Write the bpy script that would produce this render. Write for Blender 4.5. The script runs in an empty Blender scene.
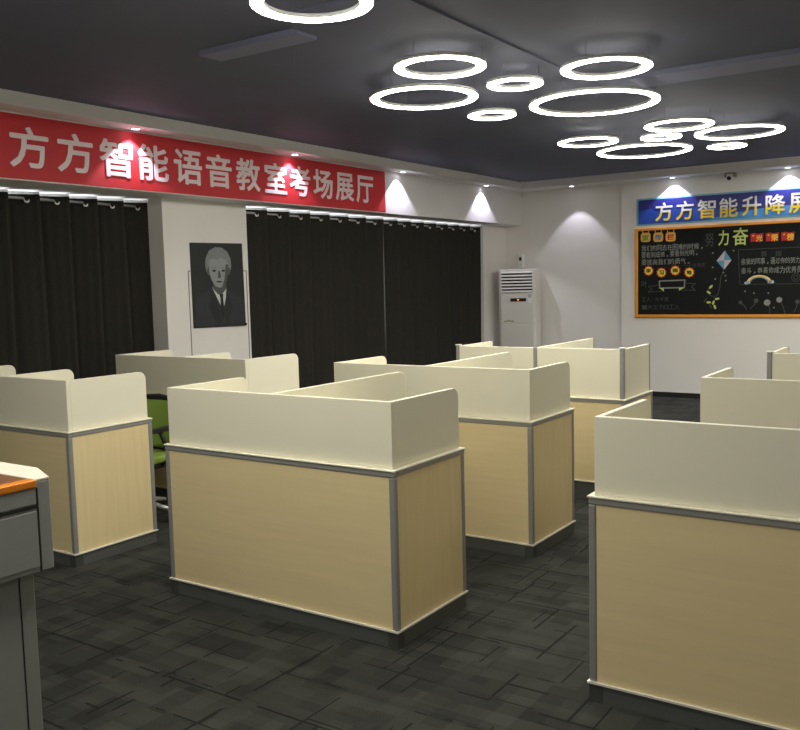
import bpy, math, random
from mathutils import Vector, Matrix
random.seed(7)
SC = bpy.context.scene
COL = SC.collection
PI = math.pi

# ------------------------------------------------------------------ materials
def lin(c):
    return tuple(((v/255)/12.92 if v/255 <= .04045 else ((v/255+.055)/1.055)**2.4) for v in c)

def newmat(name):
    m = bpy.data.materials.new(name); m.use_nodes = True
    nt = m.node_tree
    return m, nt, nt.nodes['Principled BSDF']

def mat(name, rgb, rough=.55, metal=0., var=.06, scale=8., stretch=(1, 1, 1), bump=0., spec=None, detail=3.):
    """procedural paint, fabric, laminate: colour gently varied by a noise in object space"""
    m, nt, b = newmat(name)
    c = lin(rgb)
    tc = nt.nodes.new('ShaderNodeTexCoord'); mp = nt.nodes.new('ShaderNodeMapping')
    mp.inputs['Scale'].default_value = stretch
    nz = nt.nodes.new('ShaderNodeTexNoise'); nz.inputs['Scale'].default_value = scale; nz.inputs['Detail'].default_value = detail
    nt.links.new(tc.outputs['Object'], mp.inputs['Vector']); nt.links.new(mp.outputs['Vector'], nz.inputs['Vector'])
    mx = nt.nodes.new('ShaderNodeMix'); mx.data_type = 'RGBA'
    mx.inputs[6].default_value = (*[v*(1-var) for v in c], 1); mx.inputs[7].default_value = (*[min(1, v*(1+var)) for v in c], 1)
    nt.links.new(nz.outputs['Fac'], mx.inputs[0]); nt.links.new(mx.outputs[2], b.inputs['Base Color'])
    b.inputs['Roughness'].default_value = rough; b.inputs['Metallic'].default_value = metal
    if spec is not None: b.inputs['Specular IOR Level'].default_value = spec
    if bump:
        bp = nt.nodes.new('ShaderNodeBump'); bp.inputs['Strength'].default_value = bump; bp.inputs['Distance'].default_value = .004
        nt.links.new(nz.outputs['Fac'], bp.inputs['Height']); nt.links.new(bp.outputs['Normal'], b.inputs['Normal'])
    return m

def emit(name, rgb, strength):
    m = bpy.data.materials.new(name); m.use_nodes = True; nt = m.node_tree; nt.nodes.clear()
    e = nt.nodes.new('ShaderNodeEmission'); e.inputs[0].default_value = (*rgb, 1); e.inputs[1].default_value = strength
    o = nt.nodes.new('ShaderNodeOutputMaterial'); nt.links.new(e.outputs[0], o.inputs[0])
    return m

def wood(name, rgb, horizontal):
    st = (1.1, 1.1, 22) if horizontal else (22, 22, 1.1)
    return mat(name, rgb, rough=.42, var=.09, scale=1.6, stretch=st, detail=5, spec=.35)

def carpet():
    m, nt, b = newmat('carpet')
    N = nt.nodes.new; L = nt.links.new
    tc = N('ShaderNodeTexCoord')
    def brick(w, h, rot, off, mortar, dark, light, bias=0.):
        mp = N('ShaderNodeMapping'); mp.inputs['Rotation'].default_value = (0, 0, rot); mp.inputs['Location'].default_value = off
        L(tc.outputs['Object'], mp.inputs['Vector'])
        t = N('ShaderNodeTexBrick'); t.inputs['Scale'].default_value = 1; t.inputs['Brick Width'].default_value = w
        t.inputs['Row Height'].default_value = h; t.inputs['Mortar Size'].default_value = mortar
        t.inputs['Mortar Smooth'].default_value = .2; t.inputs['Bias'].default_value = bias
        t.inputs['Color1'].default_value = (dark,)*3+(1,); t.inputs['Color2'].default_value = (light,)*3+(1,)
        t.inputs['Mortar'].default_value = (0, 0, 0, 1); t.offset = .37; t.squash = 1.0
        L(mp.outputs['Vector'], t.inputs['Vector']); return t
    A = brick(.27, .075, 0, (0, 0, 0), 0, .15, 1.)
    B = brick(.21, .09, PI/2, (.11, .07, 0), 0, .15, 1.)
    Cc = brick(.62, .055, 0, (.31, .02, 0), 0, .3, 1., .2)
    l1 = brick(.71, .47, 0, (.2, .13, 0), .006, 1, 1)
    l2 = brick(.93, .39, PI/2, (.05, .31, 0), .006, 1, 1)
    l3 = brick(.47, .23, 0, (.37, .05, 0), .004, 1, 1)
    l4 = brick(.39, .29, PI/2, (.15, .21, 0), .004, 1, 1)
    nz = N('ShaderNodeTexNoise'); nz.inputs['Scale'].default_value = 170; L(tc.outputs['Object'], nz.inputs['Vector'])
    big = N('ShaderNodeTexNoise'); big.inputs['Scale'].default_value = 1.9; L(tc.outputs['Object'], big.inputs['Vector'])
    def math_(op, x, y):
        n = N('ShaderNodeMath'); n.operation = op
        for k, v in enumerate((x, y)):
            if isinstance(v, (int, float)): n.inputs[k].default_value = v
            else: L(v, n.inputs[k])
        return n.outputs[0]
    s = math_('ADD', math_('MULTIPLY', A.outputs['Color'], .36), math_('MULTIPLY', B.outputs['Color'], .34))
    s = math_('ADD', s, math_('MULTIPLY', Cc.outputs['Color'], .22))
    # the thin dark lines come and go
    g = math_('GREATER_THAN', big.outputs['Fac'], .5); ng = math_('SUBTRACT', 1., g)
    li = math_('MAXIMUM', l1.outputs['Color'], g); lj = math_('MAXIMUM', l2.outputs['Color'], ng)
    g2 = math_('GREATER_THAN', big.outputs['Fac'], .47); g3 = math_('LESS_THAN', big.outputs['Fac'], .53)
    lk = math_('MULTIPLY', math_('MAXIMUM', l3.outputs['Color'], g3), math_('MAXIMUM', l4.outputs['Color'], g2))
    s = math_('MULTIPLY', s, math_('ADD', .22, math_('MULTIPLY', math_('MULTIPLY', math_('MULTIPLY', li, lj), lk), .78)))
    s = math_('MULTIPLY', s, math_('ADD', .55, math_('MULTIPLY', nz.outputs['Fac'], .9)))
    r = N('ShaderNodeValToRGB')
    r.color_ramp.elements[0].position = .08; r.color_ramp.elements[0].color = (.010, .010, .009, 1)
    r.color_ramp.elements[1].position = .95; r.color_ramp.elements[1].color = (.054, .057, .050, 1)
    L(s, r.inputs[0]); L(r.outputs[0], b.inputs['Base Color'])
    b.inputs['Roughness'].default_value = .95; b.inputs['Specular IOR Level'].default_value = .15
    return m

def banner_blue():
    """printed blue banner: dark indigo top, lighter blue waves along the bottom"""
    m, nt, b = newmat('blue_print'); N = nt.nodes.new; L = nt.links.new
    tc = N('ShaderNodeTexCoord'); sp = N('ShaderNodeSeparateXYZ'); L(tc.outputs['Object'], sp.inputs[0])
    def M(op, x, y=0.):
        n = N('ShaderNodeMath'); n.operation = op
        for k, v in enumerate((x, y)):
            if isinstance(v, (int, float)): n.inputs[k].default_value = v
            else: L(v, n.inputs[k])
        return n.outputs[0]
    x, z = sp.outputs[0], sp.outputs[2]
    w1 = M('ADD', M('MULTIPLY', M('SINE', M('MULTIPLY', M('ADD', x, .10), 3.1)), .055), .16)
    w2 = M('ADD', M('MULTIPLY', M('SINE', M('MULTIPLY', M('ADD', x, -1.05), 2.2)), .075), .06)
    f1 = M('LESS_THAN', z, w1); f2 = M('LESS_THAN', z, w2)
    a = N('ShaderNodeMix'); a.data_type = 'RGBA'; a.inputs[6].default_value = (*lin((34, 40, 128)), 1); a.inputs[7].default_value = (*lin((30, 72, 168)), 1); L(f1, a.inputs[0])
    c = N('ShaderNodeMix'); c.data_type = 'RGBA'; c.inputs[7].default_value = (*lin((60, 140, 205)), 1); L(f2, c.inputs[0]); L(a.outputs[2], c.inputs[6])
    L(c.outputs[2], b.inputs['Base Color']); b.inputs['Roughness'].default_value = .5
    return m

def two_tone(name, low, high, split, soft):
    """lettering printed in two colours, lower part and upper part"""
    m, nt, b = newmat(name); N = nt.nodes.new; L = nt.links.new
    tc = N('ShaderNodeTexCoord'); sp = N('ShaderNodeSeparateXYZ'); L(tc.outputs['Generated'], sp.inputs[0])
    r = N('ShaderNodeValToRGB'); r.color_ramp.elements[0].position = split-soft; r.color_ramp.elements[1].position = split+soft
    r.color_ramp.elements[0].color = (*lin(low), 1); r.color_ramp.elements[1].color = (*lin(high), 1)
    L(sp.outputs[2], r.inputs[0]); L(r.outputs[0], b.inputs['Base Color']); b.inputs['Roughness'].default_value = .5
    return m

def translucent(name, rgb):
    m, nt, b = newmat(name)
    t = nt.nodes.new('ShaderNodeBsdfTranslucent'); t.inputs[0].default_value = (*rgb, 1)
    d = nt.nodes.new('ShaderNodeBsdfDiffuse'); d.inputs[0].default_value = (*rgb, 1)
    mx = nt.nodes.new('ShaderNodeMixShader'); mx.inputs[0].default_value = .5
    nt.links.new(d.outputs[0], mx.inputs[1]); nt.links.new(t.outputs[0], mx.inputs[2])
    nt.links.new(mx.outputs[0], nt.nodes['Material Output'].inputs[0]); nt.nodes.remove(b)
    return m

RING_S = 43.0
M = dict(
    wall=mat('wall_paint', (232, 229, 224), .85, var=.02, scale=3),
    wall_soft=mat('valance_paint', (226, 224, 223), .85, var=.02, scale=3),
    ceiling=mat('ceiling_paint', (98, 101, 120), .75, var=.10, scale=2.2, spec=.3),
    ceiling_lit=mat('ceiling_lit_strip', (130, 133, 158), .75, var=.08, scale=2.2, spec=.3),  # lighter tone stands in for ring light caught by the ceiling steps
    carpet=carpet(),
    wood_h=wood('maple_laminate_horizontal', (226, 207, 160), True),
    wood_v=wood('maple_laminate_vertical', (226, 207, 160), False),
    screen=mat('cream_laminate', (232, 228, 206), .5, var=.012, scale=5, spec=.3),
    alu=mat('grey_aluminium', (150, 150, 147), .45, .25, var=.05, scale=30, stretch=(1, 1, 6)),
    plinth=mat('plinth_grey', (98, 101, 98), .5, .3, var=.05, scale=10),
    plinth_dark=mat('plinth_corner_grey', (74, 76, 74), .5, .2, var=.05, scale=10),
    trim=mat('plinth_trim_bright', (235, 233, 222), .35, .2, var=.02),
    red=mat('red_banner_cloth', (196, 34, 42), .6, var=.05, scale=3),
    letter=mat('banner_letter_white', (236, 222, 224), .6, var=.02),
    curtain=mat('dark_curtain_cloth', (52, 50, 46), .95, var=.22, scale=60, stretch=(1, 1, .35), bump=.2, spec=.1),
    tape=translucent('curtain_header_white', (.86, .86, .84)),
    eyelet_daylight=mat('eyelet_daylight_white', (240, 240, 238), .3, .1, var=.01),
    rod=mat('rod_metal', (190, 190, 190), .35, .4, var=.03),
    ring=emit('ring_diffuser_glow', (1., .965, .86), RING_S),
    ring_body=mat('ring_housing_white', (225, 225, 222), .5, var=.02),
    cable=mat('grey_cable', (110, 110, 118), .6, var=.05),
    spot_lens=emit('downlight_glow', (.93, .91, 1.), 14.),
    daylight=emit('window_daylight', (.93, .96, 1.), 4.2),
    white=mat('white_plastic', (228, 227, 224), .4, var=.015),
    ac=mat('air_conditioner_shell', (216, 213, 204), .4, var=.015),
    black=mat('black_plastic', (16, 16, 17), .45, var=.1),
    led=emit('orange_display_light', (1., .22, .04), 3.),
    orange=mat('orange_frame', (226, 150, 40), .5, var=.08, scale=14),
    board=mat('blackboard_face', (24, 27, 25), .75, var=.12, scale=5, spec=.2),
    blue=banner_blue(), sky_edge=mat('light_blue_edge', (120, 180, 205), .5, var=.04),
    sign_letter=two_tone('sign_letter_two_tone', (246, 214, 30), (240, 240, 238), .47, .06),
    chalk=mat('chalk_grey', (140, 142, 136), .9, var=.2, scale=60),
    chalk_dim=mat('chalk_faint', (72, 75, 72), .9, var=.25, scale=60),
    chalk_green=mat('chalk_light_green', (198, 212, 120), .9, var=.12, scale=40),
    badge=mat('badge_peach', (236, 176, 84), .7, var=.05), gear=mat('gear_yellow', (240, 214, 74), .7, var=.05),
    flag=mat('flag_red', (186, 34, 34), .7, var=.06), gold=mat('gold_paint', (236, 188, 60), .7, var=.06),
    green=mat('paper_green', (96, 150, 50), .7), teal=mat('chalk_teal', (84, 150, 170), .8), pink=mat('chalk_rose', (196, 178, 184), .8),
    bluep=mat('paper_blue', (48, 128, 180), .7), redp=mat('paper_red', (190, 48, 40), .7), cream=mat('chalk_cream', (222, 212, 150), .8),
    chair_green=mat('green_mesh_fabric', (138, 166, 78), .9, var=.10, scale=90, spec=.1), chair_black=mat('chair_black_plastic', (20, 20, 21), .5, var=.08),
    pod=mat('lectern_grey_steel', (138, 141, 138), .55, .05, var=.05, scale=40), pod_top=mat('lectern_rim_white', (226, 222, 204), .4, var=.02),
    pod_wood=mat('lectern_brown_wood', (112, 74, 50), .4, var=.15, scale=5, stretch=(14, 1, 1)), pod_edge=mat('lectern_orange_edge', (222, 128, 24), .35, var=.06, scale=6),
    gap=mat('dark_gap', (26, 22, 20), .8, var=.05),
    print_dark=mat('print_dark_ground', (24, 29, 29), .65, var=.10, scale=3), print_suit=mat('print_suit_grey', (35, 40, 41), .65, var=.16, scale=9),
    print_suit2=mat('print_suit_shade', (20, 25, 25), .65, var=.1), print_skin=mat('print_skin_grey', (135, 140, 139), .45, var=.14, scale=14),
    print_skin2=mat('print_skin_shade', (66, 71, 71), .45, var=.12, scale=14), print_hair=mat('print_hair_grey', (115, 121, 120), .45, var=.25, scale=30),
    print_white=mat('print_shirt_white', (196, 202, 200), .45, var=.05), print_black=mat('print_black', (11, 15, 16), .65, var=.05),
    seam=mat('panel_joint_grey', (150, 146, 138), .8, var=.03), base_dark=mat('baseboard_dark', (26, 26, 27), .5, var=.05),
    lens=mat('camera_dome_dark', (22, 22, 26), .15, var=.03),
)

# ------------------------------------------------------------------ mesh building
class MB:
    def __init__(s): s.v = []; s.f = []; s.sm = []
    def add(s, vs, fs, smooth=False):
        o = len(s.v); s.v += [tuple(v) for v in vs]; s.f += [tuple(i+o for i in f) for f in fs]; s.sm += [smooth]*len(fs); return s
    def box(s, x0, x1, y0, y1, z0, z1):
        return s.add([(x0, y0, z0), (x1, y0, z0), (x1, y1, z0), (x0, y1, z0), (x0, y0, z1), (x1, y0, z1), (x1, y1, z1), (x0, y1, z1)],
                     [(0, 3, 2, 1), (4, 5, 6, 7), (0, 1, 5, 4), (1, 2, 6, 5), (2, 3, 7, 6), (3, 0, 4, 7)])
    def prism(s, pts, a, b, axis, smooth=False):
        """polygon pts in the plane across `axis`, swept from a to b"""
        def P(u, v, w): return {'x': (w, u, v), 'y': (u, w, v), 'z': (u, v, w)}[axis]
        n = len(pts); vs = [P(u, v, a) for u, v in pts]+[P(u, v, b) for u, v in pts]
        s.add(vs, [tuple(range(n))[::-1], tuple(range(n, 2*n))]); 
        o = len(s.v)-2*n
        for i in range(n):
            j = (i+1) % n; s.f.append((o+i, o+j, o+n+j, o+n+i)); s.sm.append(smooth)
        return s
    def lathe(s, prof, n=48, c=(0, 0, 0), closed=False, axis='z'):
        vs = []; fs = []; k = len(prof)
        for i in range(n):
            a = 2*PI*i/n
            for r, z in prof:
                p = (r*math.cos(a), r*math.sin(a), z)
                if axis == 'y': p = (p[0], p[2], p[1])
                if axis == 'x': p = (p[2], p[0], p[1])
                vs.append((p[0]+c[0], p[1]+c[1], p[2]+c[2]))
        for i in range(n):
            j = (i+1) % n
            for q in range(k if closed else k-1):
                q2 = (q+1) % k; fs.append((i*k+q, j*k+q, j*k+q2, i*k+q2))
        return s.add(vs, fs, True)
    def tube(s, pts, r, n=10, cap=True):
        pts = [Vector(p) for p in pts]; rs = r if isinstance(r, (list, tuple)) else [r]*len(pts); vs = []; fs = []
        for i, p in enumerate(pts):
            d = (pts[min(i+1, len(pts)-1)]-pts[max(i-1, 0)]).normalized()
            u = d.cross(Vector((0, 0, 1)) if abs(d.z) < .9 else Vector((1, 0, 0))).normalized(); w = d.cross(u)
            for k in range(n):
                a = 2*PI*k/n; vs.append(p+(u*math.cos(a)+w*math.sin(a))*rs[i])
        for i in range(len(pts)-1):
            for k in range(n):
                k2 = (k+1) % n; fs.append((i*n+k, i*n+k2, (i+1)*n+k2, (i+1)*n+k))
        if cap: fs += [tuple(range(n))[::-1], tuple(range((len(pts)-1)*n, len(pts)*n))]
        return s.add(vs, fs, True)
    def sheet(s, P, nu, nv, smooth=True, skip=()):
        vs = [P(i/nu, j/nv) for i in range(nu+1) for j in range(nv+1)]
        fs = [(i*(nv+1)+j, (i+1)*(nv+1)+j, (i+1)*(nv+1)+j+1, i*(nv+1)+j+1) for i in range(nu) for j in range(nv)]
        return s.add(vs, fs, smooth)
    def build(s, name, m, parent=None, loc=(0, 0, 0), bevel=0., solid=0., segs=2):
        me = bpy.data.meshes.new(name); me.from_pydata(s.v, [], s.f); me.update()
        me.polygons.foreach_set('use_smooth', s.sm)
        import bmesh
        bm = bmesh.new(); bm.from_mesh(me); bmesh.ops.recalc_face_normals(bm, faces=bm.faces); bm.to_mesh(me); bm.free()
        me.materials.append(M[m] if isinstance(m, str) else m)
        o = bpy.data.objects.new(name, me); COL.objects.link(o); o.location = loc
        if parent: o.parent = parent
        if solid:
            md = o.modifiers.new('Solidify', 'SOLIDIFY'); md.thickness = solid; md.offset = 0
        if bevel:
            md = o.modifiers.new('Bevel', 'BEVEL'); md.width = bevel; md.segments = segs; md.limit_method = 'ANGLE'; md.harden_normals = False
        return o

def tag(o, label=None, cat=None, group=None, kind=None):
    if label: o['label'] = label
    if cat: o['category'] = cat
    if group: o['group'] = group
    if kind: o['kind'] = kind
    return o
def thing(name, label, cat, loc=(0, 0, 0), rz=0., group=None):
    o = bpy.data.objects.new(name, None); COL.objects.link(o); o.empty_display_size = .1
    o.location = loc; o.rotation_euler = (0, 0, rz); return tag(o, label, cat, group)
def struct(name, mb, m, **k):
    return tag(mb.build(name, m, **k), kind='structure')
def box(*a): return MB().box(*a)
def copy_tree(o, parent=None):
    c = o.copy(); COL.objects.link(c)
    if parent: c.parent = parent
    for ch in list(o.children): copy_tree(ch, c)
    return c

def lettering(name, items, m, parent, plane, depth, thick=.003, weight=.0, stretch=True):
    """items: (character, centre u, centre v, width, height); plane 'x' faces +X (u = Y), plane 'y' faces -Y (u = X)"""
    mb = MB()
    for ch, cu, cv, w, h in items:
        cu_ = bpy.data.curves.new('glyph', 'FONT'); cu_.body = ch; cu_.resolution_u = 3
        to = bpy.data.objects.new('glyph', cu_); COL.objects.link(to); bpy.context.view_layer.update()
        me = bpy.data.meshes.new_from_object(to.evaluated_get(bpy.context.evaluated_depsgraph_get()))
        co = [v.co.copy() for v in me.vertices]; fs = [tuple(p.vertices) for p in me.polygons]
        bpy.data.objects.remove(to); bpy.data.curves.remove(cu_); bpy.data.meshes.remove(me)
        if not co: continue
        x0, x1 = min(c.x for c in co), max(c.x for c in co); y0, y1 = min(c.y for c in co), max(c.y for c in co)
        sx, sy = w/(x1-x0), h/(y1-y0)
        if not stretch: sx = sy = min(sx, sy)
        k = weight
        sh = [(0, 0)]+([(k*math.cos(PI*q/4), k*math.sin(PI*q/4)) for q in range(8)] if k else [])
        for n_, (du, dv) in enumerate(sh):                    # a bold stroke: the outline widened all round
            vs = []; e = n_*.00012
            for c in co:
                u = cu+(c.x-(x0+x1)/2)*sx*(1-2*k/w*sx if False else 1)+du*w; v = cv+(c.y-(y0+y1)/2)*sy+dv*h
                vs.append((depth+e, u, v) if plane == 'x' else (u, depth-e, v))
            mb.add(vs, fs)
    return mb.build(name, m, parent, solid=thick)

# ------------------------------------------------------------------ setting
XV, XP, XW = -5.455, -5.70, -6.12          # valance face, pier face, window plane
YB, YBB = 11.10, 10.98                      # back wall, board wall
XR, YF = 3.2, -2.6
ZC, ZS, ZV = 2.79, 2.70, 2.253
struct('floor', box(XW-.2, XR+.1, YF-.1, YB+.1, -.1, 0), 'carpet')
struct('ceiling', box(XW-.2, XR+.1, YF-.1, YB+.1, ZC, ZC+.1), 'ceiling')
struct('wall_back', box(XW-.2, -4.0, YB, YB+.1, 0, ZC).box(-4.0, XR+.1, YBB, YB+.1, 0, ZC), 'wall')
struct('wall_right', box(XR, XR+.1, YF-.1, YB, 0, ZC), 'wall')
struct('wall_front', box(XW-.2, XR, YF-.1, YF, 0, ZC), 'wall')
struct('wall_left', box(XW-.2, XP, YF, 1.95, 0, ZV).box(XW-.2, XP, 4.985, 5.965, 0, ZV).box(XW-.2, XP, 10.43, YB, 0, ZV)
       .box(XW-.2, XW, 1.95, 4.985, 0, .85).box(XW-.2, XW, 5.965, 10.43, 0, .85), 'wall')
struct('trim_1', box(XW-.2, XV, YF, YB, ZV, ZC), 'wall_soft')                                # valance over the windows
struct('trim_2', box(XV, -5.262, YF, YB, ZS, ZC).box(-5.262, -4.0, 10.70, YB, ZS, ZC).box(-4.0, XR, 10.70, YBB, ZS, ZC), 'wall_soft')   # dropped edge of the ceiling
struct('trim_3', box(-3.64, -2.95, 3.50, 3.66, ZC-.03, ZC), 'ceiling_lit')  # lit face of a ceiling step, its light put into the colour
struct('trim_4', box(-2.95, -2.25, 3.30, 5.95, ZC-.012, ZC), 'ceiling')
struct('trim_5', box(-2.0, XR, 5.62, 5.93, ZC-.03, ZC), 'ceiling_lit')  # right-hand ceiling step, lamp light painted in the same way
struct('baseboard_back', box(-4.0, XR, YBB-.012, YBB, 0, .062), 'base_dark')
struct('baseboard_left', box(XP, XP+.012, 4.985, 5.965, 0, .062), 'base_dark')
for n, (y0, y1) in enumerate(((1.95, 4.985), (5.965, 10.43)), 1):
    w = struct('window_%d' % n, box(XW-.05, XW-.04, y0, y1, .85, ZV), 'daylight')
    fr = MB()
    k = max(2, round((y1-y0)/1.1))
    for i in range(k+1):
        yy = y0+(y1-y0-.05)*i/k; fr.box(XW-.035, XW, yy, yy+.05, .85, ZV)
    fr.box(XW-.034, XW-.001, y0, y1, .85, .90).box(XW-.034, XW-.001, y0, y1, ZV-.04, ZV)
    fr.build('window_frame', 'white', w)
# outline of a cover let into the pier behind the portrait
pc = MB(); yA, yB2, zT, zB = 5.232, 5.940, 1.655, .10
pc.box(XP, XP+.004, yA, yA+.008, zB, zT).box(XP, XP+.004, yB2-.008, yB2, zB, zT).box(XP, XP+.004, yA, yB2, zT-.008, zT)
struct('trim_6', pc, 'seam')

# ------------------------------------------------------------------ study booths
HW, HF, HP, W, D, INS = 1.024, .7466, .074, 1.364, .572, .017
def screen_profile(y0, y1, z0, z1, r=.045, n=6, square=False):
    if square: return [(y0, z0), (y1, z0), (y1, z1), (y0, z1)]
    p = [(y0, z0), (y1, z0)]
    p += [(y1-r+r*math.cos(a), z1-r+r*math.sin(a)) for a in [PI/2*i/n for i in range(n+1)]]
    return p+[(y0, z1)]
def booth(label, x_right, y, hf=HF, hp=HP, divider=.49, posts=False, W=W, dx=0.):
    """origin on the floor at the middle of the front; seats on the far (+y) side"""
    t = thing('study_booth', label, 'study booth', (x_right-W/2, y, 0), 0, 'study booths with cream screens')
    a, b, p, th = -W/2, W/2, .028, .018
    lip = .007; rail = .030
    # laminate panels between the posts
    box(a+p, b-p, .004, .004+th, hp, hf-rail).build('front_panel', 'wood_h', t)
    for s in (-1, 1):
        x0, x1 = (a+.004, a+.004+th) if s < 0 else (b-.004-th, b-.004)
        box(x0, x1, p, D-p, hp, hf-rail).build('side_panel', 'wood_v', t)
    for sx in (a, b-p):
        for sy in (0, D-p):
            box(sx, sx+p, sy, sy+p, hp, hf-rail).build('post', 'alu', t, bevel=.006)
    r = MB().box(a, b, 0, p, hf-rail, hf-lip).box(a, a+p, p, D, hf-rail, hf-lip).box(b-p, b, p, D, hf-rail, hf-lip)
    r.build('rail', 'alu', t, bevel=.003)
    box(a-.004, b+.004, -.004, D+.002, hf-lip, hf).build('desktop', 'screen', t, bevel=.002)
    # plinth
    e = .0008
    pl = MB().box(a+.05, b-.05, e, .03, 0, hp-.007).box(a+e, a+.03, .05, D-.01, 0, hp-.007).box(b-.03, b-e, .05, D-.01, 0, hp-.007)
    pl.build('plinth', 'plinth', t)
    MB().prism([(a, 0), (a+.05, 0), (a+.05, .031), (a+.031, .031), (a+.031, .05), (a, .05)], 0, hp-.007, 'z').build('plinth_corner', 'plinth_dark', t)
    MB().prism([(b, 0), (b, .05), (b-.031, .05), (b-.031, .031), (b-.05, .031), (b-.05, 0)], 0, hp-.007, 'z').build('plinth_corner', 'plinth_dark', t)
    MB().box(a-.006, b+.006, -.006, .03, hp-.007, hp).box(a-.006, a+.03, .03, D, hp-.007, hp).box(b-.03, b+.006, .03, D, hp-.007, hp).build('plinth_trim', 'trim', t)
    # screens standing on the desktop
    ts = .024
    x0, x1 = a+INS, b-INS
    box(x0, x1, INS, INS+ts, hf, HW).build('front_screen', 'screen', t, bevel=.002)
    for xs in (x0, x1-ts):
        MB().prism(screen_profile(INS+ts, D-INS, hf, HW, square=posts), xs, xs+ts, 'x').build('side_screen', 'screen', t, bevel=.002)
    MB().prism(screen_profile(INS+ts, INS+divider, hf, HW, square=posts), dx-.012, dx+.012, 'x').build('divider_screen', 'screen', t, bevel=.002)
    if divider > D:       # the long dividers are carried by a foot panel behind the desk
        box(-.010, .010, D+.005, INS+divider-.02, .0, hf).build('divider_foot', 'wood_v', t)
    if posts:
        q = .03
        for xs in (x0-.004, x1-q+.004, -q/2):
            box(xs, xs+q, INS-.005, INS-.005+q, hf, HW+.004).build('screen_post', 'alu', t, bevel=.004)
            if xs == -q/2: continue
            box(xs+.002, xs+q-.002, D-INS-.016, D-INS+.004, hf, HW+.004).build('screen_post', 'alu', t, bevel=.003)
            box(xs-.004, xs+q+.004, INS-.009, INS+q-.001, HW+.004, HW+.012).build('post_cap', 'trim', t, bevel=.003)
        box(-.015, .015, INS+divider-.004, INS+divider+.012, hf, HW+.002).build('screen_post', 'alu', t, bevel=.003)
    return t
booth('maple booth with cream screens at the photo centre, front of the middle row', -2.0046, 2.8893, divider=1.08)
booth('maple study booth directly behind the centre front booth, second in the middle row', -2.0469, 4.2545, divider=1.09)
booth('rearmost booth of the middle row, screens joined by metal posts, near the floor air conditioner', -2.0506, 5.6938, .687, .108, divider=1.06, posts=True, W=1.325)
booth('maple study booth at the left behind the grey lectern, its bright right side lit', -4.1285, 2.8847, dx=.04)
booth('left row booth in front of the portrait pier, grey screen hiding most of its wood', -4.1139, 4.2414, dx=.04)
booth('large maple booth cut off at the bottom right corner of the photo', .1962, 2.8706)
booth('booth behind the nearest right one, only its plain cream screens showing', .1914, 4.2078)
booth('rearmost right booth below the blackboard, with a grey metal post at its screen corner', .1946, 5.6597, .687, .108, divider=1.08, posts=True)

# ------------------------------------------------------------------ green swivel chair behind the left booth
def swivel_chair(loc, rz):
    t = thing('swivel_chair', 'green mesh swivel chair showing between the left booth and the centre booth', 'chair', loc, rz)
    w = .235
    # seat: rounded cushion
    def rr(hx, hy, r, n=5):
        out = []
        for cx, cy, a0 in ((hx-r, hy-r, 0), (-hx+r, hy-r, PI/2), (-hx+r, -hy+r, PI), (hx-r, -hy+r, 1.5*PI)):
            out += [(cx+r*math.cos(a0+PI/2*i/n), cy+r*math.sin(a0+PI/2*i/n)) for i in range(n+1)]
        return out
    MB().prism(rr(.235, .225, .07), .385, .435, 'z').build('seat', 'chair_green', t, bevel=.018, segs=3)
    MB().prism(rr(.225, .215, .07), .355, .384, 'z').build('seat_shell', 'chair_black', t, bevel=.006)
    # backrest: slightly dished mesh panel inside a black frame
    def bk(u, v):
        x = (u-.5)*2; hw = .215-.045*(1-v)**2
        return (x*hw, .215-.045*x*x+.05*v, .44+.33*v)
    MB().sheet(bk, 12, 10).build('backrest', 'chair_green', t, solid=.02)
    fr = [bk(i/10, 0) for i in range(11)]+[bk(1, i/8) for i in range(1, 9)]+[bk(1-i/10, 1) for i in range(1, 11)]+[bk(0, 1-i/8) for i in range(1, 9)]
    MB().tube(fr, .014, 8).build('back_frame', 'chair_black', t)
    MB().tube([(-.215+.02, .225, .775), (0, .27, .785), (.195, .225, .775)], [.016, .018, .016], 8).build('top_rail', 'chair_black', t)
    MB().tube([(0, .12, .37), (0, .25, .38), (0, .285, .46), (0, .27, .62)], .022, 10).build('back_bracket', 'chair_black', t)
    for s in (-1, 1):
        a = MB().tube([(s*.20, .05, .37), (s*.27, .05, .40), (s*.275, .03, .52), (s*.27, .0, .60)], .014, 8)
        a.box(min(s*.245, s*.295), max(s*.245, s*.295), -.13, .11, .60, .625)
        a.build('armrest', 'chair_black', t)
    MB().lathe([(0, .10), (.027, .10), (.027, .25), (.018, .25), (.018, .36), (0, .36)], 16).build('gas_lift', 'chair_black', t)
    b = MB()
    for k in range(5):
        a = 2*PI*k/5+.3; b.tube([(0, 0, .11), (.16*math.cos(a), .16*math.sin(a), .10), (.27*math.cos(a), .27*math.sin(a), .075)], [.024, .019, .014], 8)
    b.build('star_base', 'rod', t)
    for k in range(5):
        a = 2*PI*k/5+.3; MB().lathe([(0, -.02), (.022, -.02), (.027, -.012), (.027, .012), (.022, .02), (0, .02)], 14, (.27*math.cos(a), .27*math.sin(a), .027), axis='y').build('castor', 'chair_black', t)
    return t
swivel_chair((-4.66, 3.72, 0), .06)

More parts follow.
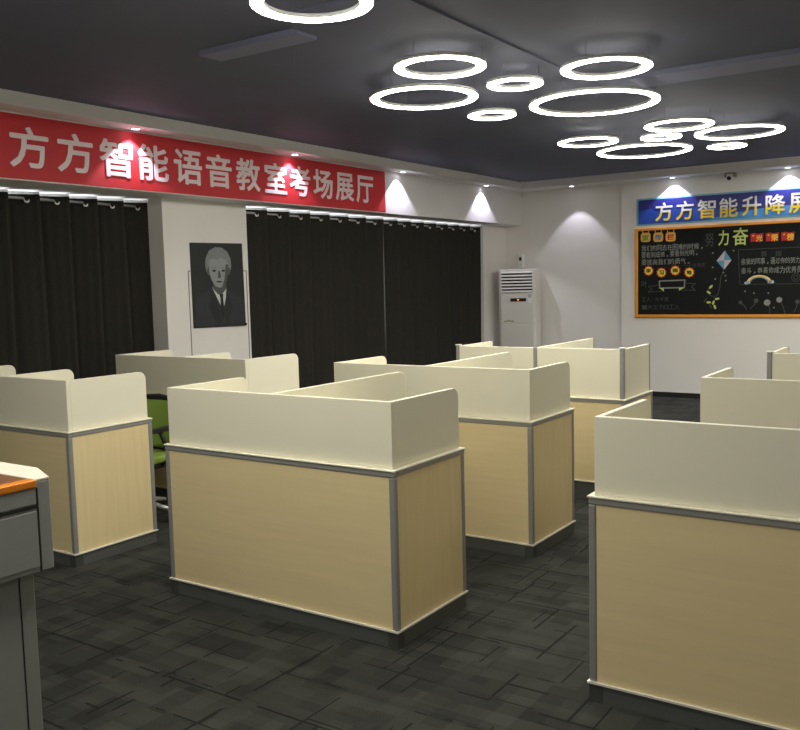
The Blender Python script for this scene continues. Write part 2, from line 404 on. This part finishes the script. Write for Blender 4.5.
# ------------------------------------------------------------------ lectern at the left edge
t = thing('lectern', 'grey metal lectern with white rim and orange wooden edge at the left photo edge', 'lectern', (-2.70, 1.05, 0))
X1, Y1 = .36, .575                                # right side and far end, from the base point
def lp(x): return x
body = [(-X1, -.565), (X1-.05, -.565), (X1, -.50), (X1, .511), (X1-.153, Y1), (-X1, Y1)]
MB().prism(body, .672, .945, 'z').build('cabinet', 'pod', t, bevel=.004)
rim = MB().prism([(-X1, .465), (X1, .465), (X1, .511), (X1-.153, Y1), (-X1, Y1)], .945, .952, 'z')
rim.prism([(-X1, -.565), (X1-.05, -.565), (X1, -.50), (X1, -.46), (-X1, -.46)], .945, .952, 'z').prism([(-X1, -.46), (-X1+.10, -.46), (-X1+.10, .465), (-X1, .465)], .945, .952, 'z')
rim.build('top_rim', 'pod_top', t, bevel=.002)
box(-X1+.10, X1-.03, -.46, .465, .945, .949).build('desktop', 'pod_wood', t)
box(X1-.03, X1+.010, -.46, .465, .928, .953).build('edge_strip', 'pod_edge', t, bevel=.006, segs=3)
dr = box(X1, X1+.004, -.46, .462, .880, .926).build('drawer', 'pod', t, bevel=.001)
box(X1, X1+.003, -.46, .462, .866, .876).build('drawer_gap', 'gap', t)
box(X1, X1+.005, -.46, .462, .690, .858).build('door', 'pod', t, bevel=.002)
box(X1, X1+.002, .464, .470, .674, .926).build('seam', 'gap', t)
X2, Y2 = .30, .480
MB().prism([(-X2, -.48), (X2, -.48), (X2, Y2), (-X2, Y2)], 0, .672, 'z').build('pedestal', 'pod', t, bevel=.004)
box(X2, X2+.0015, Y2-.052, Y2-.048, .02, .668).build('seam', 'gap', t)
for k in range(5):
    box(X2, X2+.0015, Y2-.135-.03*k, Y2-.131-.03*k, .10, .178-.004*k).build('vent_slot', 'gap', t)

# ------------------------------------------------------------------ curtains
XC = -5.93
def curtain(label, y0, y1, folds, ph, XC=XC):
    t = thing('curtain', label, 'curtain', (XC, (y0+y1)/2, 0), 0, 'dark grommet curtains')
    L_ = y1-y0; A = .046; zt = 2.220
    rnd = [random.uniform(-.5, .5) for _ in range(folds+2)]
    def P(u, v):
        s = u*folds
        k = int(min(s, folds-1e-6)); j = 0.
        low = 1-v
        q = 2*PI*s+ph+.35*low*math.sin(2.1*s+j)
        x = A*(math.sin(q)-.42*math.sin(2*q)+.18*math.sin(3*q))*(1+.25*low*math.sin(1.3*s))
        x += .012*low*math.sin(5.1*s+1)
        y = -L_/2+L_*u+.016*low*math.sin(1.7*s)
        y = max(-L_/2, min(L_/2, y))
        return (x, y, .02+(zt-.02)*v)
    n = folds*16
    MB().sheet(P, n, 18).build('cloth', 'curtain', t, solid=.005)
    def T(u, v):
        x, y, _ = P(u, 1.0); return (x, y, zt+.019*v)
    MB().sheet(T, n, 1).build('header_tape', 'tape', t, solid=.003)
    for k in range(folds):
        u = (k+1-ph/(2*PI)+.06) / folds
        if not .01 < u < .99: continue
        x, y, _ = P(u, .985)
        MB().tube([(x+.012, y+.020*math.cos(a), 2.182+.020*math.sin(a)) for a in [PI+PI*i/10 for i in range(11)]], [.003, .005, .006, .007, .007, .007, .007, .007, .006, .005, .003], 6).build('eyelet_daylight', 'eyelet_daylight', t)  # white crescents stand for daylight showing through the eyelet holes
    return t
curtain('dark curtain at the far left, hanging left of the portrait pier', 1.955, 4.983, 12, 2.2)
curtain('dark curtain hanging just right of the portrait pier', 5.975, 8.184, 7, 2.6, -5.79)
curtain('dark curtain nearest the floor air conditioner', 8.19, 10.428, 8, 2.4, -5.79)
for lab, y0, y1, xc in (('curtain rod above the far left curtain', 1.955, 4.98, XC), ('curtain rod above the two curtains right of the portrait', 5.97, 10.425, -5.79)):
    o = MB().tube([(0, -(y1-y0)/2, 0), (0, (y1-y0)/2, 0)], .010, 10).build('curtain_rod', 'rod', None, (xc, (y0+y1)/2, 2.190)); tag(o, lab, 'curtain rod', 'curtain rods')

# ------------------------------------------------------------------ red banner
t = thing('banner', 'long red banner with big white Chinese characters above the curtains', 'banner', (XV, 5.6, ZV))
yb0, yb1 = 3.25, 7.83
box(-.001, .008, yb0-5.6, yb1-5.6, .008, .434).build('cloth', 'red', t)
cen = [3.640, 4.000, 4.354, 4.700, 5.055, 5.395, 5.745, 6.100, 6.437, 6.778, 7.119, 7.459]
lettering('lettering', [(c, y-5.6, .222, .285, .262) for c, y in zip('方方智能语音教室考场展厅', cen)], 'letter', t, 'x', .0105, .003, .022)

# ------------------------------------------------------------------ portrait poster on the pier
t = thing('poster', 'black and white portrait poster of a grey haired person in a suit on pier', 'poster', (XP, 5.580, 1.163))
def flat(name, polys, m, parent, depth, thick=.001):
    """printed shapes: polygons in (u along the wall, v up), lying on the sheet"""
    mb = MB()
    for p in polys: mb.prism(p, depth, depth+thick, 'x')
    return mb.build(name, m, parent)
def ell(cu, cv, a, b, n=28, a0=0., a1=2*PI, rot=0.):
    out = []
    for i in range(n):
        q = a0+(a1-a0)*i/n; x, y = a*math.cos(q), b*math.sin(q)
        out.append((cu+x*math.cos(rot)-y*math.sin(rot), cv+x*math.sin(rot)+y*math.cos(rot)))
    return out
ps = [(-.312, .0), (.316, -.010), (.306, .735), (-.314, .728)]
flat('sheet', [ps], 'print_dark', t, -.001, .011)
flat('suit', [[(-.300, .02), (.305, .02), (.300, .22), (.235, .265), (.09, .325), (-.02, .345), (-.11, .33), (-.22, .285), (-.295, .23)]], 'print_suit', t, .0102, .0006)
flat('lapel', [[(-.11, .33), (-.06, .30), (.02, .03), (-.05, .03), (-.13, .18), (-.10, .23)], [(.09, .325), (.075, .26), (.055, .03), (.10, .03), (.155, .19), (.125, .22)]], 'print_suit2', t, .0110, .0005)
flat('shirt', [[(-.085, .345), (.085, .34), (.075, .25), (.035, .14), (-.03, .25)]], 'print_white', t, .0110, .0005)
flat('tie', [[(-.005, .285), (.045, .285), (.04, .25), (.055, .10), (.025, .06), (.005, .12), (.008, .25)]], 'print_black', t, .0117, .0005)
flat('neck', [[(-.075, .42), (.08, .42), (.082, .33), (.03, .285), (-.02, .285), (-.078, .335)]], 'print_skin2', t, .0119, .0005)
hair = [(-.138, .47), (-.158, .53), (-.150, .60), (-.105, .665), (-.03, .695), (.05, .692), (.115, .655), (.150, .595), (.156, .53), (.138, .47), (.118, .50), (-.118, .50)]
flat('hair', [hair], 'print_hair', t, .0124, .0005)
flat('ear', [ell(-.118, .485, .020, .036), ell(.122, .485, .018, .034)], 'print_skin2', t, .0126, .0005)
face = [(-.112, .55), (-.100, .58), (-.07, .60), (-.02, .585), (.04, .605), (.095, .58), (.112, .55), (.113, .47), (.095, .405), (.055, .355), (.005, .340), (-.045, .355), (-.09, .41), (-.112, .47)]
flat('face', [face], 'print_skin', t, .0131, .0005)
flat('cheek_shade', [[(.112, .55), (.113, .47), (.095, .405), (.055, .355), (.035, .35), (.062, .41), (.078, .47), (.085, .54)]], 'print_skin2', t, .0137, .0004)
flat('brow', [[(-.088, .518), (-.03, .524), (-.03, .512), (-.085, .506)], [(.03, .524), (.085, .518), (.082, .506), (.03, .512)]], 'print_hair', t, .0142, .0004)
flat('eye', [ell(-.056, .490, .021, .010, 14), ell(.056, .490, .021, .010, 14)], 'print_black', t, .0142, .0004)
flat('nose', [[(-.006, .49), (.012, .49), (.026, .435), (.012, .425), (-.018, .427), (-.012, .437)]], 'print_skin2', t, .0142, .0004)
flat('mouth', [[(-.042, .396), (0, .401), (.044, .396), (.024, .387), (-.022, .387)]], 'print_suit2', t, .0142, .0004)
MB().lathe([(0, 0), (.012, 0), (.010, .006), (0, .008)], 14, (.008, .318, .005), axis='x').build('fixing', 'print_black', t)

# ------------------------------------------------------------------ floor air conditioner, dispenser
t = thing('air_conditioner', 'tall cream floor standing air conditioner in the far left corner', 'air conditioner', (-5.335, 10.765, 0), math.radians(14))
hx, hy, hz = .25, .17, 1.65
MB().prism([(-hx+.03, -hy), (hx-.03, -hy), (hx, -hy+.03), (hx, hy), (-hx, hy), (-hx, -hy+.03)], .0, hz, 'z').build('cabinet', 'ac', t, bevel=.006)
f = -hy
box(-hx+.045, hx-.045, f-.002, f+.01, 1.345, 1.615).build('grille_recess', 'black', t)
for k in range(7):
    z = 1.352+.0415*k
    MB().prism([(f-.016, z-.004), (f-.003, z+.012), (f-.003, z+.018), (f-.016, z+.004)], -hx+.045, hx-.045, 'x').build('louver', 'ac', t)
box(-hx+.035, hx-.035, f-.006, f, .935, 1.338).build('upper_panel', 'ac', t, bevel=.004)
box(-hx+.035, hx-.035, f-.006, f, .10, .925).build('lower_panel', 'ac', t, bevel=.004)
d = box(-.085, .125, f-.010, f-.006, 1.225, 1.268).build('display', 'black', t)
box(.010, .026, f-.012, f-.010, 1.239, 1.255).build('indicator_light', 'led', d)
box(.150, .205, f-.0075, f-.006, 1.205, 1.325).build('sticker', 'white', t)
sk = MB()
for z, w_ in ((1.31, .05), (1.295, .035), (1.28, .045)): sk.box(.153, .153+w_, f-.009, f-.0075, z-.004, z+.004)
sk.build('sticker_print', 'pod', t)
lg = MB().prism([(-.175, .957), (-.11, .962), (-.085, .982), (-.10, .983), (-.125, .972), (-.175, .969)], f-.008, f-.006, 'y')
lg.prism([(-.10, .957), (-.04, .960), (-.04, .966), (-.07, .975), (-.085, .966)], f-.008, f-.006, 'y'); lg.build('maker_mark', 'green', t)
t = thing('air_freshener', 'small white dispenser with dark window on the wall above the air conditioner', 'dispenser', (-5.447, YB, 1.665))
box(-.042, .042, -.07, 0, 0, .205).build('case', 'white', t, bevel=.012, segs=3)
box(-.020, .016, -.0725, -.069, .105, .155).build('window', 'black', t)
MB().prism(ell(-.002, .05, .022, .012, 16), -.0722, -.069, 'y').build('emblem', 'ac', t)

# ------------------------------------------------------------------ security camera
t = thing('security_camera', 'small white security camera with dark lens high above the blue sign', 'camera', (-2.655, YBB, 2.60))
box(-.06, .06, -.10, .001, .045, .101).build('bracket', 'seam', t, bevel=.008)
MB().lathe([(0, -.05), (.03, -.045), (.045, -.02), (.05, 0), (.05, .02), (0, .02)], 20, (0, -.065, .06)).build('dome', 'white', t)
MB().lathe([(0, 0), (.022, 0), (.022, .03), (0, .03)], 14, (0, -.135, .030), axis='y').build('eye', 'black', t)

# ------------------------------------------------------------------ sign above the blackboard
XB0, XB1 = -3.815, .30
t = thing('sign', 'blue sign with white and yellow Chinese characters above the blackboard', 'sign', (XB0+.02, YBB, 2.145))
wS = XB1-XB0-.02
box(0, wS, -.022, 0, 0, .334).build('edge', 'sky_edge', t)
box(.026, wS-.026, -.026, -.022, .018, .314).build('panel', 'blue', t)
cs = [-3.448, -3.192, -2.933, -2.681, -2.420, -2.161, -1.908]
lettering('lettering', [(c, x-XB0-.02, .155, .205, .218) for c, x in zip('方方智能升降屏', cs)], 'sign_letter', t, 'y', -.0285, .003, .018)

# ------------------------------------------------------------------ blackboard with chalk drawings
t = thing('blackboard', 'orange framed blackboard covered in chalk writing and drawings on the far wall', 'blackboard', (XB0, YBB, .998))
wB, hB = XB1-XB0, 1.112
box(.03, wB-.03, -.018, 0, .03, hB-.025).build('board_panel', 'board', t)
fm = MB().box(0, wB, -.034, 0, 0, .036).box(0, wB, -.034, 0, hB-.030, hB).box(0, .038, -.034, 0, .036, hB-.030).box(wB-.038, wB, -.034, 0, .036, hB-.030)
fm.build('frame', 'orange', t, bevel=.004)
def U(x, z): return (x-XB0, z-.998)
FR = -.018
def art(name, polys, m, layer, parent=t):
    mb = MB()
    for p in polys: mb.prism([U(*q) for q in p], FR-.0016*layer, FR-.0016*(layer-1), 'y')
    return mb.build(name, m, parent)
def writing(name, text, xa, xb, z, h, m, layer=1, weight=0., z2=None, parent=t):
    n = len(text); dx = (xb-xa)/n; it = []
    for i, c in enumerate(text):
        if c == ' ': continue
        zz = z+((z2-z)*i/max(1, n-1) if z2 else 0)
        small = c in '，。—、'
        u, v = U(xa+dx*(i+.5), zz-(h*.35 if c in '，。、' else 0))
        it.append((c, u, v, dx*(.35 if c in '，。、' else .9), h*(.3 if c in '，。、' else .12 if c == '—' else random.uniform(.85, 1.05))))
    return lettering(name, it, m, parent, 'y', FR-.0016*layer-.001, .002, weight)
# three hanging tags top left
for (x, z, m_), ch in zip(((-3.680, 1.998, 'green'), (-3.521, 1.993, 'bluep'), (-3.367, 1.990, 'redp')), '宣传栏'):
    g = art('paper_tag', [[(x+.062*c_, z+.058*s_) for c_, s_ in [(math.copysign(abs(math.cos(q))**.5, math.cos(q)), math.copysign(abs(math.sin(q))**.5, math.sin(q))) for q in [2*PI*i/24 for i in range(24)]]]], 'badge', 1)
    art('tag_hook', [[(x-.040, z+.050), (x-.030, z+.050), (x-.034, z+.085), (x-.044, z+.085)], [(x+.030, z+.050), (x+.040, z+.050), (x+.044, z+.085), (x+.034, z+.085)]], 'badge', 1)
    writing('tag_lettering', ch, x-.045, x+.045, z-.004, .075, m_, 2, .03)
writing('chalk_lettering', '我们的同志在困难的时候，', -3.735, -2.955, 1.862, .075, 'chalk')
writing('chalk_lettering', '要看到成绩，要看到光明，', -3.735, -3.02, 1.776, .075, 'chalk', z2=1.788)
writing('chalk_lettering', '要提高我们的勇气。', -3.735, -3.11, 1.688, .072, 'chalk')
writing('chalk_lettering', '——毛泽东', -3.21, -2.945, 1.634, .045, 'chalk_dim')
# four yellow gear badges
for x, z, ch in ((-3.642, 1.582, '学'), (-3.480, 1.554, '习'), (-3.309, 1.576, '园'), (-3.138, 1.548, '地')):
    pts = []
    for i in range(20):
        q = 2*PI*i/20; r = .070 if i % 2 else .054; pts.append((x+r*math.cos(q), z+r*math.sin(q)))
    art('gear_badge', [pts], 'redp', 1); art('gear_disc', [ell(x, z, .050, .050)], 'gear', 2)
    writing('gear_lettering', ch, x-.032, x+.032, z, .052, 'black', 3, .04)
def stroke(name, lines, m, r=.004, layer=1):
    mb = MB()
    for ln in lines:
        for (xa, za), (xb, zb) in zip(ln[:-1], ln[1:]):
            d = Vector((xb-xa, zb-za)); 
            if d.length < 1e-6: continue
            n = Vector((-d.y, d.x)).normalized()*r; e_ = d.normalized()*r*.5
            q = [(xa-e_.x+n.x, za-e_.y+n.y), (xa-e_.x-n.x, za-e_.y-n.y), (xb+e_.x-n.x, zb+e_.y-n.y), (xb+e_.x+n.x, zb+e_.y+n.y)]
            mb.prism([U(*k) for k in q], FR-.0014*layer, FR-.0001, 'y')
    return mb.build(name, m, t)
stroke('ribbon_outline', [[(-3.507, 1.450), (-3.192, 1.456), (-3.198, 1.364), (-3.501, 1.363), (-3.507, 1.450)]], 'chalk', .008)
stroke('ribbon_tail', [[(-3.50, 1.40), (-3.646, 1.387), (-3.60, 1.352), (-3.646, 1.316), (-3.47, 1.322)], [(-3.20, 1.42), (-3.063, 1.410), (-3.11, 1.37), (-3.062, 1.328), (-3.25, 1.336)]], 'chalk_dim', .004)
art('ribbon_fold', [[(-3.501, 1.363), (-3.455, 1.363), (-3.447, 1.318)], [(-3.198, 1.364), (-3.262, 1.364), (-3.262, 1.328)]], 'chalk_green', 1)
writing('chalk_lettering', '叶', -3.735, -3.655, 1.416, .085, 'chalk_dim')
writing('chalk_lettering', '工人', -3.73, -3.617, 1.225, .05, 'chalk_dim'); writing('chalk_lettering', '大千里', -3.56, -3.39, 1.225, .05, 'chalk_dim'); writing('chalk_lettering', '一大江下日工人', -3.73, -3.25, 1.126, .06, 'chalk_dim')
# title and red flags
writing('chalk_lettering', '努', -2.955, -2.845, 1.932, .185, 'chalk_dim')
writing('title_lettering', '力', -2.800, -2.672, 1.946, .190, 'chalk_green', 1, .012); writing('title_lettering', '奋', -2.640, -2.448, 1.952, .195, 'chalk_green', 1, .012)
for (x, z), ch in zip(((-2.362, 1.932), (-2.193, 1.930), (-2.025, 1.930)), '光荣榜'):
    art('paper_flag', [[(x-.070, z+.045), (x-.03, z+.052), (x+.02, z+.040), (x+.072, z+.050), (x+.066, z-.048), (x+.02, z-.055), (x-.03, z-.045), (x-.066, z-.052)]], 'flag', 1)
    art('flag_star', [[(x-.038+(.016 if i % 2 == 0 else .007)*math.sin(2*PI*i/10), z+.022+(.016 if i % 2 == 0 else .007)*math.cos(2*PI*i/10)) for i in range(10)]], 'gold', 2)
    writing('flag_lettering', ch, x-.010, x+.068, z-.008, .080, 'gold', 2, .03)
# kite
K = dict(T=(-2.720, 1.794), R=(-2.643, 1.680), B=(-2.728, 1.568), L=(-2.816, 1.675), C=(-2.727, 1.680))
art('kite_paper', [[K['T'], K['L'], K['C']], [K['R'], K['C'], K['B']]], 'pink', 1)
art('kite_paper', [[K['T'], K['C'], K['R']], [K['L'], K['B'], K['C']]], 'teal', 1)
stroke('kite_string', [[(-2.735, 1.555), (-2.765, 1.47), (-2.775, 1.36), (-2.80, 1.27), (-2.842, 1.246), (-2.90, 1.27), (-2.92, 1.33), (-2.87, 1.375)]], 'chalk_dim', .004)
art('chalk_leaf', [ell(x, z, .028, .013, 14, rot=r_) for x, z, r_ in ((-2.880, 1.367, .8), (-2.905, 1.300, -.6), (-2.904, 1.180, 0), (-2.849, 1.178, 1.2), (-2.806, 1.222, .1), (-2.832, 1.125, -1.2))], 'chalk_green', 1)
stroke('chalk_stem', [[(-2.93, 1.23), (-2.96, 1.19)], [(-2.90, 1.16), (-2.87, 1.11)]], 'chalk_dim', .006)
art('chalk_dot', [ell(x, z, .009, .009, 10) for x, z in ((-2.735, 1.535), (-2.711, 1.497), (-2.706, 1.438), (-2.385, 1.284), (-2.226, 1.282), (-2.162, 1.114), (-2.484, 1.308), (-2.86, 1.77), (-2.62, 1.79), (-2.86, 1.60), (-2.83, 1.46))], 'chalk', 1)
# boxed message with rainbow
stroke('box_outline', [[(-1.60, 1.800), (-2.566, 1.798), (-2.556, 1.560), (-2.544, 1.390), (-1.60, 1.383), (-1.60, 1.800)]], 'chalk_dim', .003)
writing('chalk_lettering', '喜', -2.32, -2.24, 1.738, .06, 'chalk_dim'); writing('chalk_lettering', '报', -2.16, -2.08, 1.738, .06, 'chalk_dim')
writing('chalk_lettering', '亲爱的同事，通过你的努力', -2.535, -1.885, 1.656, .075, 'chalk')
writing('chalk_lettering', '奋斗，恭喜你成为优秀员工', -2.535, -1.80, 1.549, .075, 'chalk')
def arch(r0, r1, cx=-2.331, cz=1.395, e=.70, n=18):
    o = [(cx+r1*math.cos(PI*i/n), cz+r1*e*math.sin(PI*i/n)) for i in range(n+1)]
    return [[(cx+r0*math.cos(PI*i/n), cz+r0*e*math.sin(PI*i/n)), o[i], o[i+1], (cx+r0*math.cos(PI*(i+1)/n), cz+r0*e*math.sin(PI*(i+1)/n))] for i in range(n)]
art('rainbow_band', arch(.126, .143), 'cream', 1); art('rainbow_band', arch(.112, .126), 'badge', 1); art('rainbow_band', arch(.096, .112), 'teal', 1)
art('chalk_cloud', [ell(-2.468, 1.405, .026, .017), ell(-2.450, 1.410, .02, .016)], 'print_white', 2)
art('chalk_cloud', [ell(-2.193, 1.412, .028, .018), ell(-2.210, 1.416, .02, .016)], 'print_white', 2)
stroke('chalk_swirl', [ell(-1.932, 1.456, .045, .045, 20)+[(-1.887, 1.456)], ell(-1.932, 1.456, .022, .022, 14)], 'chalk_dim', .003)
# dandelions along the bottom
dn = [((-2.536, 1.176), (-2.467, 1.087), .022), ((-2.360, 1.196), (-2.425, 1.101), .026), ((-2.238, 1.172), (-2.205, 1.042), .036), ((-2.106, 1.203), (-2.042, 1.042), .032), ((-1.910, 1.180), (-1.952, 1.050), .024)]
for a_, b_, r in dn:
    art('dandelion_head', [ell(a_[0], a_[1], r, r)], 'chalk' if r > .028 else 'chalk_dim', 1)
    stroke('dandelion_stem', [[a_, ((a_[0]+b_[0])/2+.012, (a_[1]+b_[1])/2), b_]], 'chalk_dim', .004)

# ------------------------------------------------------------------ ring lights
ZR = 2.68
def ring(x, y, R, label, group):
    t = thing('ring_light', label, 'ceiling light', (x, y, ZR), 0, group)
    w = .055
    MB().lathe([(R-.001, -.001), (R-.001, -.005), (R-.005, -.008), (R-w+.005, -.008), (R-w+.001, -.005), (R-w+.001, -.001)], 72).build('diffuser', 'ring', t)
    MB().lathe([(R, -.001), (R, .018), (R-w, .018), (R-w, -.001)], 72, closed=True).build('housing', 'ring_body', t)
    for k in range(3):
        a = 2*PI*k/3+.4; px, py = (R-w/2)*math.cos(a), (R-w/2)*math.sin(a)
        MB().tube([(px, py, .017), (px, py, ZC-ZR)], .0012, 6).build('cable', 'cable', t)
    return t
g1, g2, g3 = 'ring lights of the nearer cluster', 'ring lights of the far cluster', 'ring lights overhead at the top edge'
for x, y, R, lab in (
    (-2.583, 4.272, .254, 'glowing ring light above the larger left ring of the nearer cluster'),
    (-3.089, 4.903, .345, 'leftmost glowing ring light of the nearer cluster'),
    (-2.454, 4.926, .169, 'small glowing ring between the upper left and upper right rings of the nearer cluster'),
    (-3.032, 5.715, .171, 'small glowing ring lowest in the nearer cluster, beside the largest ring'),
    (-1.872, 4.900, .254, 'glowing ring light at the upper right of the nearer cluster, above the largest ring'),
    (-2.302, 5.801, .432, 'largest glowing ring light of the nearer cluster')):
    ring(x, y, R, lab, g1)
for x, y, R, lab in (
    (-2.988, 7.388, .258, 'leftmost glowing ring light of the far cluster'),
    (-2.112, 7.081, .262, 'topmost glowing ring light of the far cluster'),
    (-2.410, 7.571, .169, 'small glowing ring in the middle of the far cluster'),
    (-2.796, 8.282, .432, 'lowest and widest glowing ring of the far cluster, left half'),
    (-1.824, 7.776, .352, 'rightmost glowing ring light of the far cluster'),
    (-2.105, 8.526, .172, 'small glowing ring under the rightmost ring of the far cluster')):
    ring(x, y, R, lab, g2)
ring(-2.422, 2.980, .258, 'glowing ring light cut by the top edge of the photo', g3)
for x, y, R in ((-3.30, 1.72, .345), (-1.75, 2.45, .17), (-2.30, 2.03, .345), (-1.60, 1.70, .256), (-2.80, 1.30, .17)):
    ring(x, y, R, 'ring light hanging overhead, above the top edge of the photo', g3)
for x, y, R in ((-1.6, -.3, .256), (-1.3, -1.3, .345), (1.0, 1.9, .256), (1.0, 5.4, .256), (.2, 8.3, .432), (1.0, 7.7, .345), (.8, 9.0, .432), (-.5, 9.3, .432), (-.1, 10.1, .432)):  # extra rings added out of view to brighten booths and far wall
    ring(x, y, R, 'added unseen ring light brightening the room, behind or to the right of the viewpoint', 'added fill ring lights out of view')

# ------------------------------------------------------------------ recessed downlights
def downlight(x, y, label, power, size=98):
    t = thing('downlight', label, 'downlight', (x, y, ZS), 0, 'recessed downlights along the walls')
    MB().lathe([(.030, -.001), (.044, -.001), (.044, -.005), (.030, -.005)], 28, closed=True).build('trim_ring', 'white', t)
    MB().lathe([(0, -.003), (.030, -.003), (.030, -.001), (0, -.001)], 24).build('lens', 'spot_lens', t)
    l = bpy.data.lights.new('downlight_lamp', 'SPOT'); l.energy = power; l.color = (.86, .82, 1.); l.spot_size = math.radians(size); l.spot_blend = .30; l.shadow_soft_size = .012
    o = bpy.data.objects.new('downlight_lamp', l); COL.objects.link(o); o.parent = t; o.location = (0, 0, -.012)
    return t
PW = 30.
downlight(-5.368, 4.481, 'small recessed downlight over the left half of the red banner', PW)
downlight(-5.372, 6.291, 'small recessed downlight over the right half of the red banner', PW)
downlight(-5.372, 8.060, 'small recessed downlight just past the right end of the red banner', PW)
downlight(-5.372, 9.950, 'small recessed downlight over the white valance near the room corner', PW)
downlight(-4.617, 10.852, 'small recessed downlight over the far wall beside the air conditioner', PW*.5, 82)
downlight(-3.326, 10.890, 'small recessed downlight over the left end of the blue sign', PW)
downlight(-2.022, 10.890, 'small recessed downlight over the blue sign near the right photo edge', PW)
downlight(-.70, 10.890, 'small recessed downlight over the hidden right end of the blue sign', PW)
o = MB().lathe([(0, 0), (.016, 0), (.016, .012), (.028, .022), (0, .022)], 16).build('sprinkler_head', 'white', None, (-5.22, 10.66, ZC-.022)); tag(o, 'tiny white sprinkler head on the dark ceiling in the far corner', 'sprinkler')

# ------------------------------------------------------------------ world, camera, view
wd = bpy.data.worlds.new('world'); SC.world = wd; wd.use_nodes = True
wd.node_tree.nodes['Background'].inputs[0].default_value = (.05, .05, .06, 1); wd.node_tree.nodes['Background'].inputs[1].default_value = .2
yaw, pitch, roll = math.radians(-34.1631), math.radians(5.2621), math.radians(-1.447)
fw = Vector((math.sin(yaw)*math.cos(pitch), math.cos(yaw)*math.cos(pitch), -math.sin(pitch)))
r0 = Vector((math.cos(yaw), -math.sin(yaw), 0)); u0 = r0.cross(fw)
rt = math.cos(roll)*r0+math.sin(roll)*u0; up = -math.sin(roll)*r0+math.cos(roll)*u0
cd = bpy.data.cameras.new('camera'); cd.sensor_fit = 'HORIZONTAL'; cd.sensor_width = 36; cd.lens = 36*883.28/800; cd.clip_start = .02; cd.clip_end = 60
co = bpy.data.objects.new('camera', cd); COL.objects.link(co)
co.matrix_world = Matrix(((rt.x, up.x, -fw.x, 0), (rt.y, up.y, -fw.y, 0), (rt.z, up.z, -fw.z, 1.5), (0, 0, 0, 1)))
SC.camera = co
vs_ = SC.view_settings
SC.display_settings.display_device = 'sRGB'
vs_.view_transform = 'Standard'; vs_.look = 'None'; vs_.gamma = 1; vs_.exposure = 0.0; vs_.use_curve_mapping = False
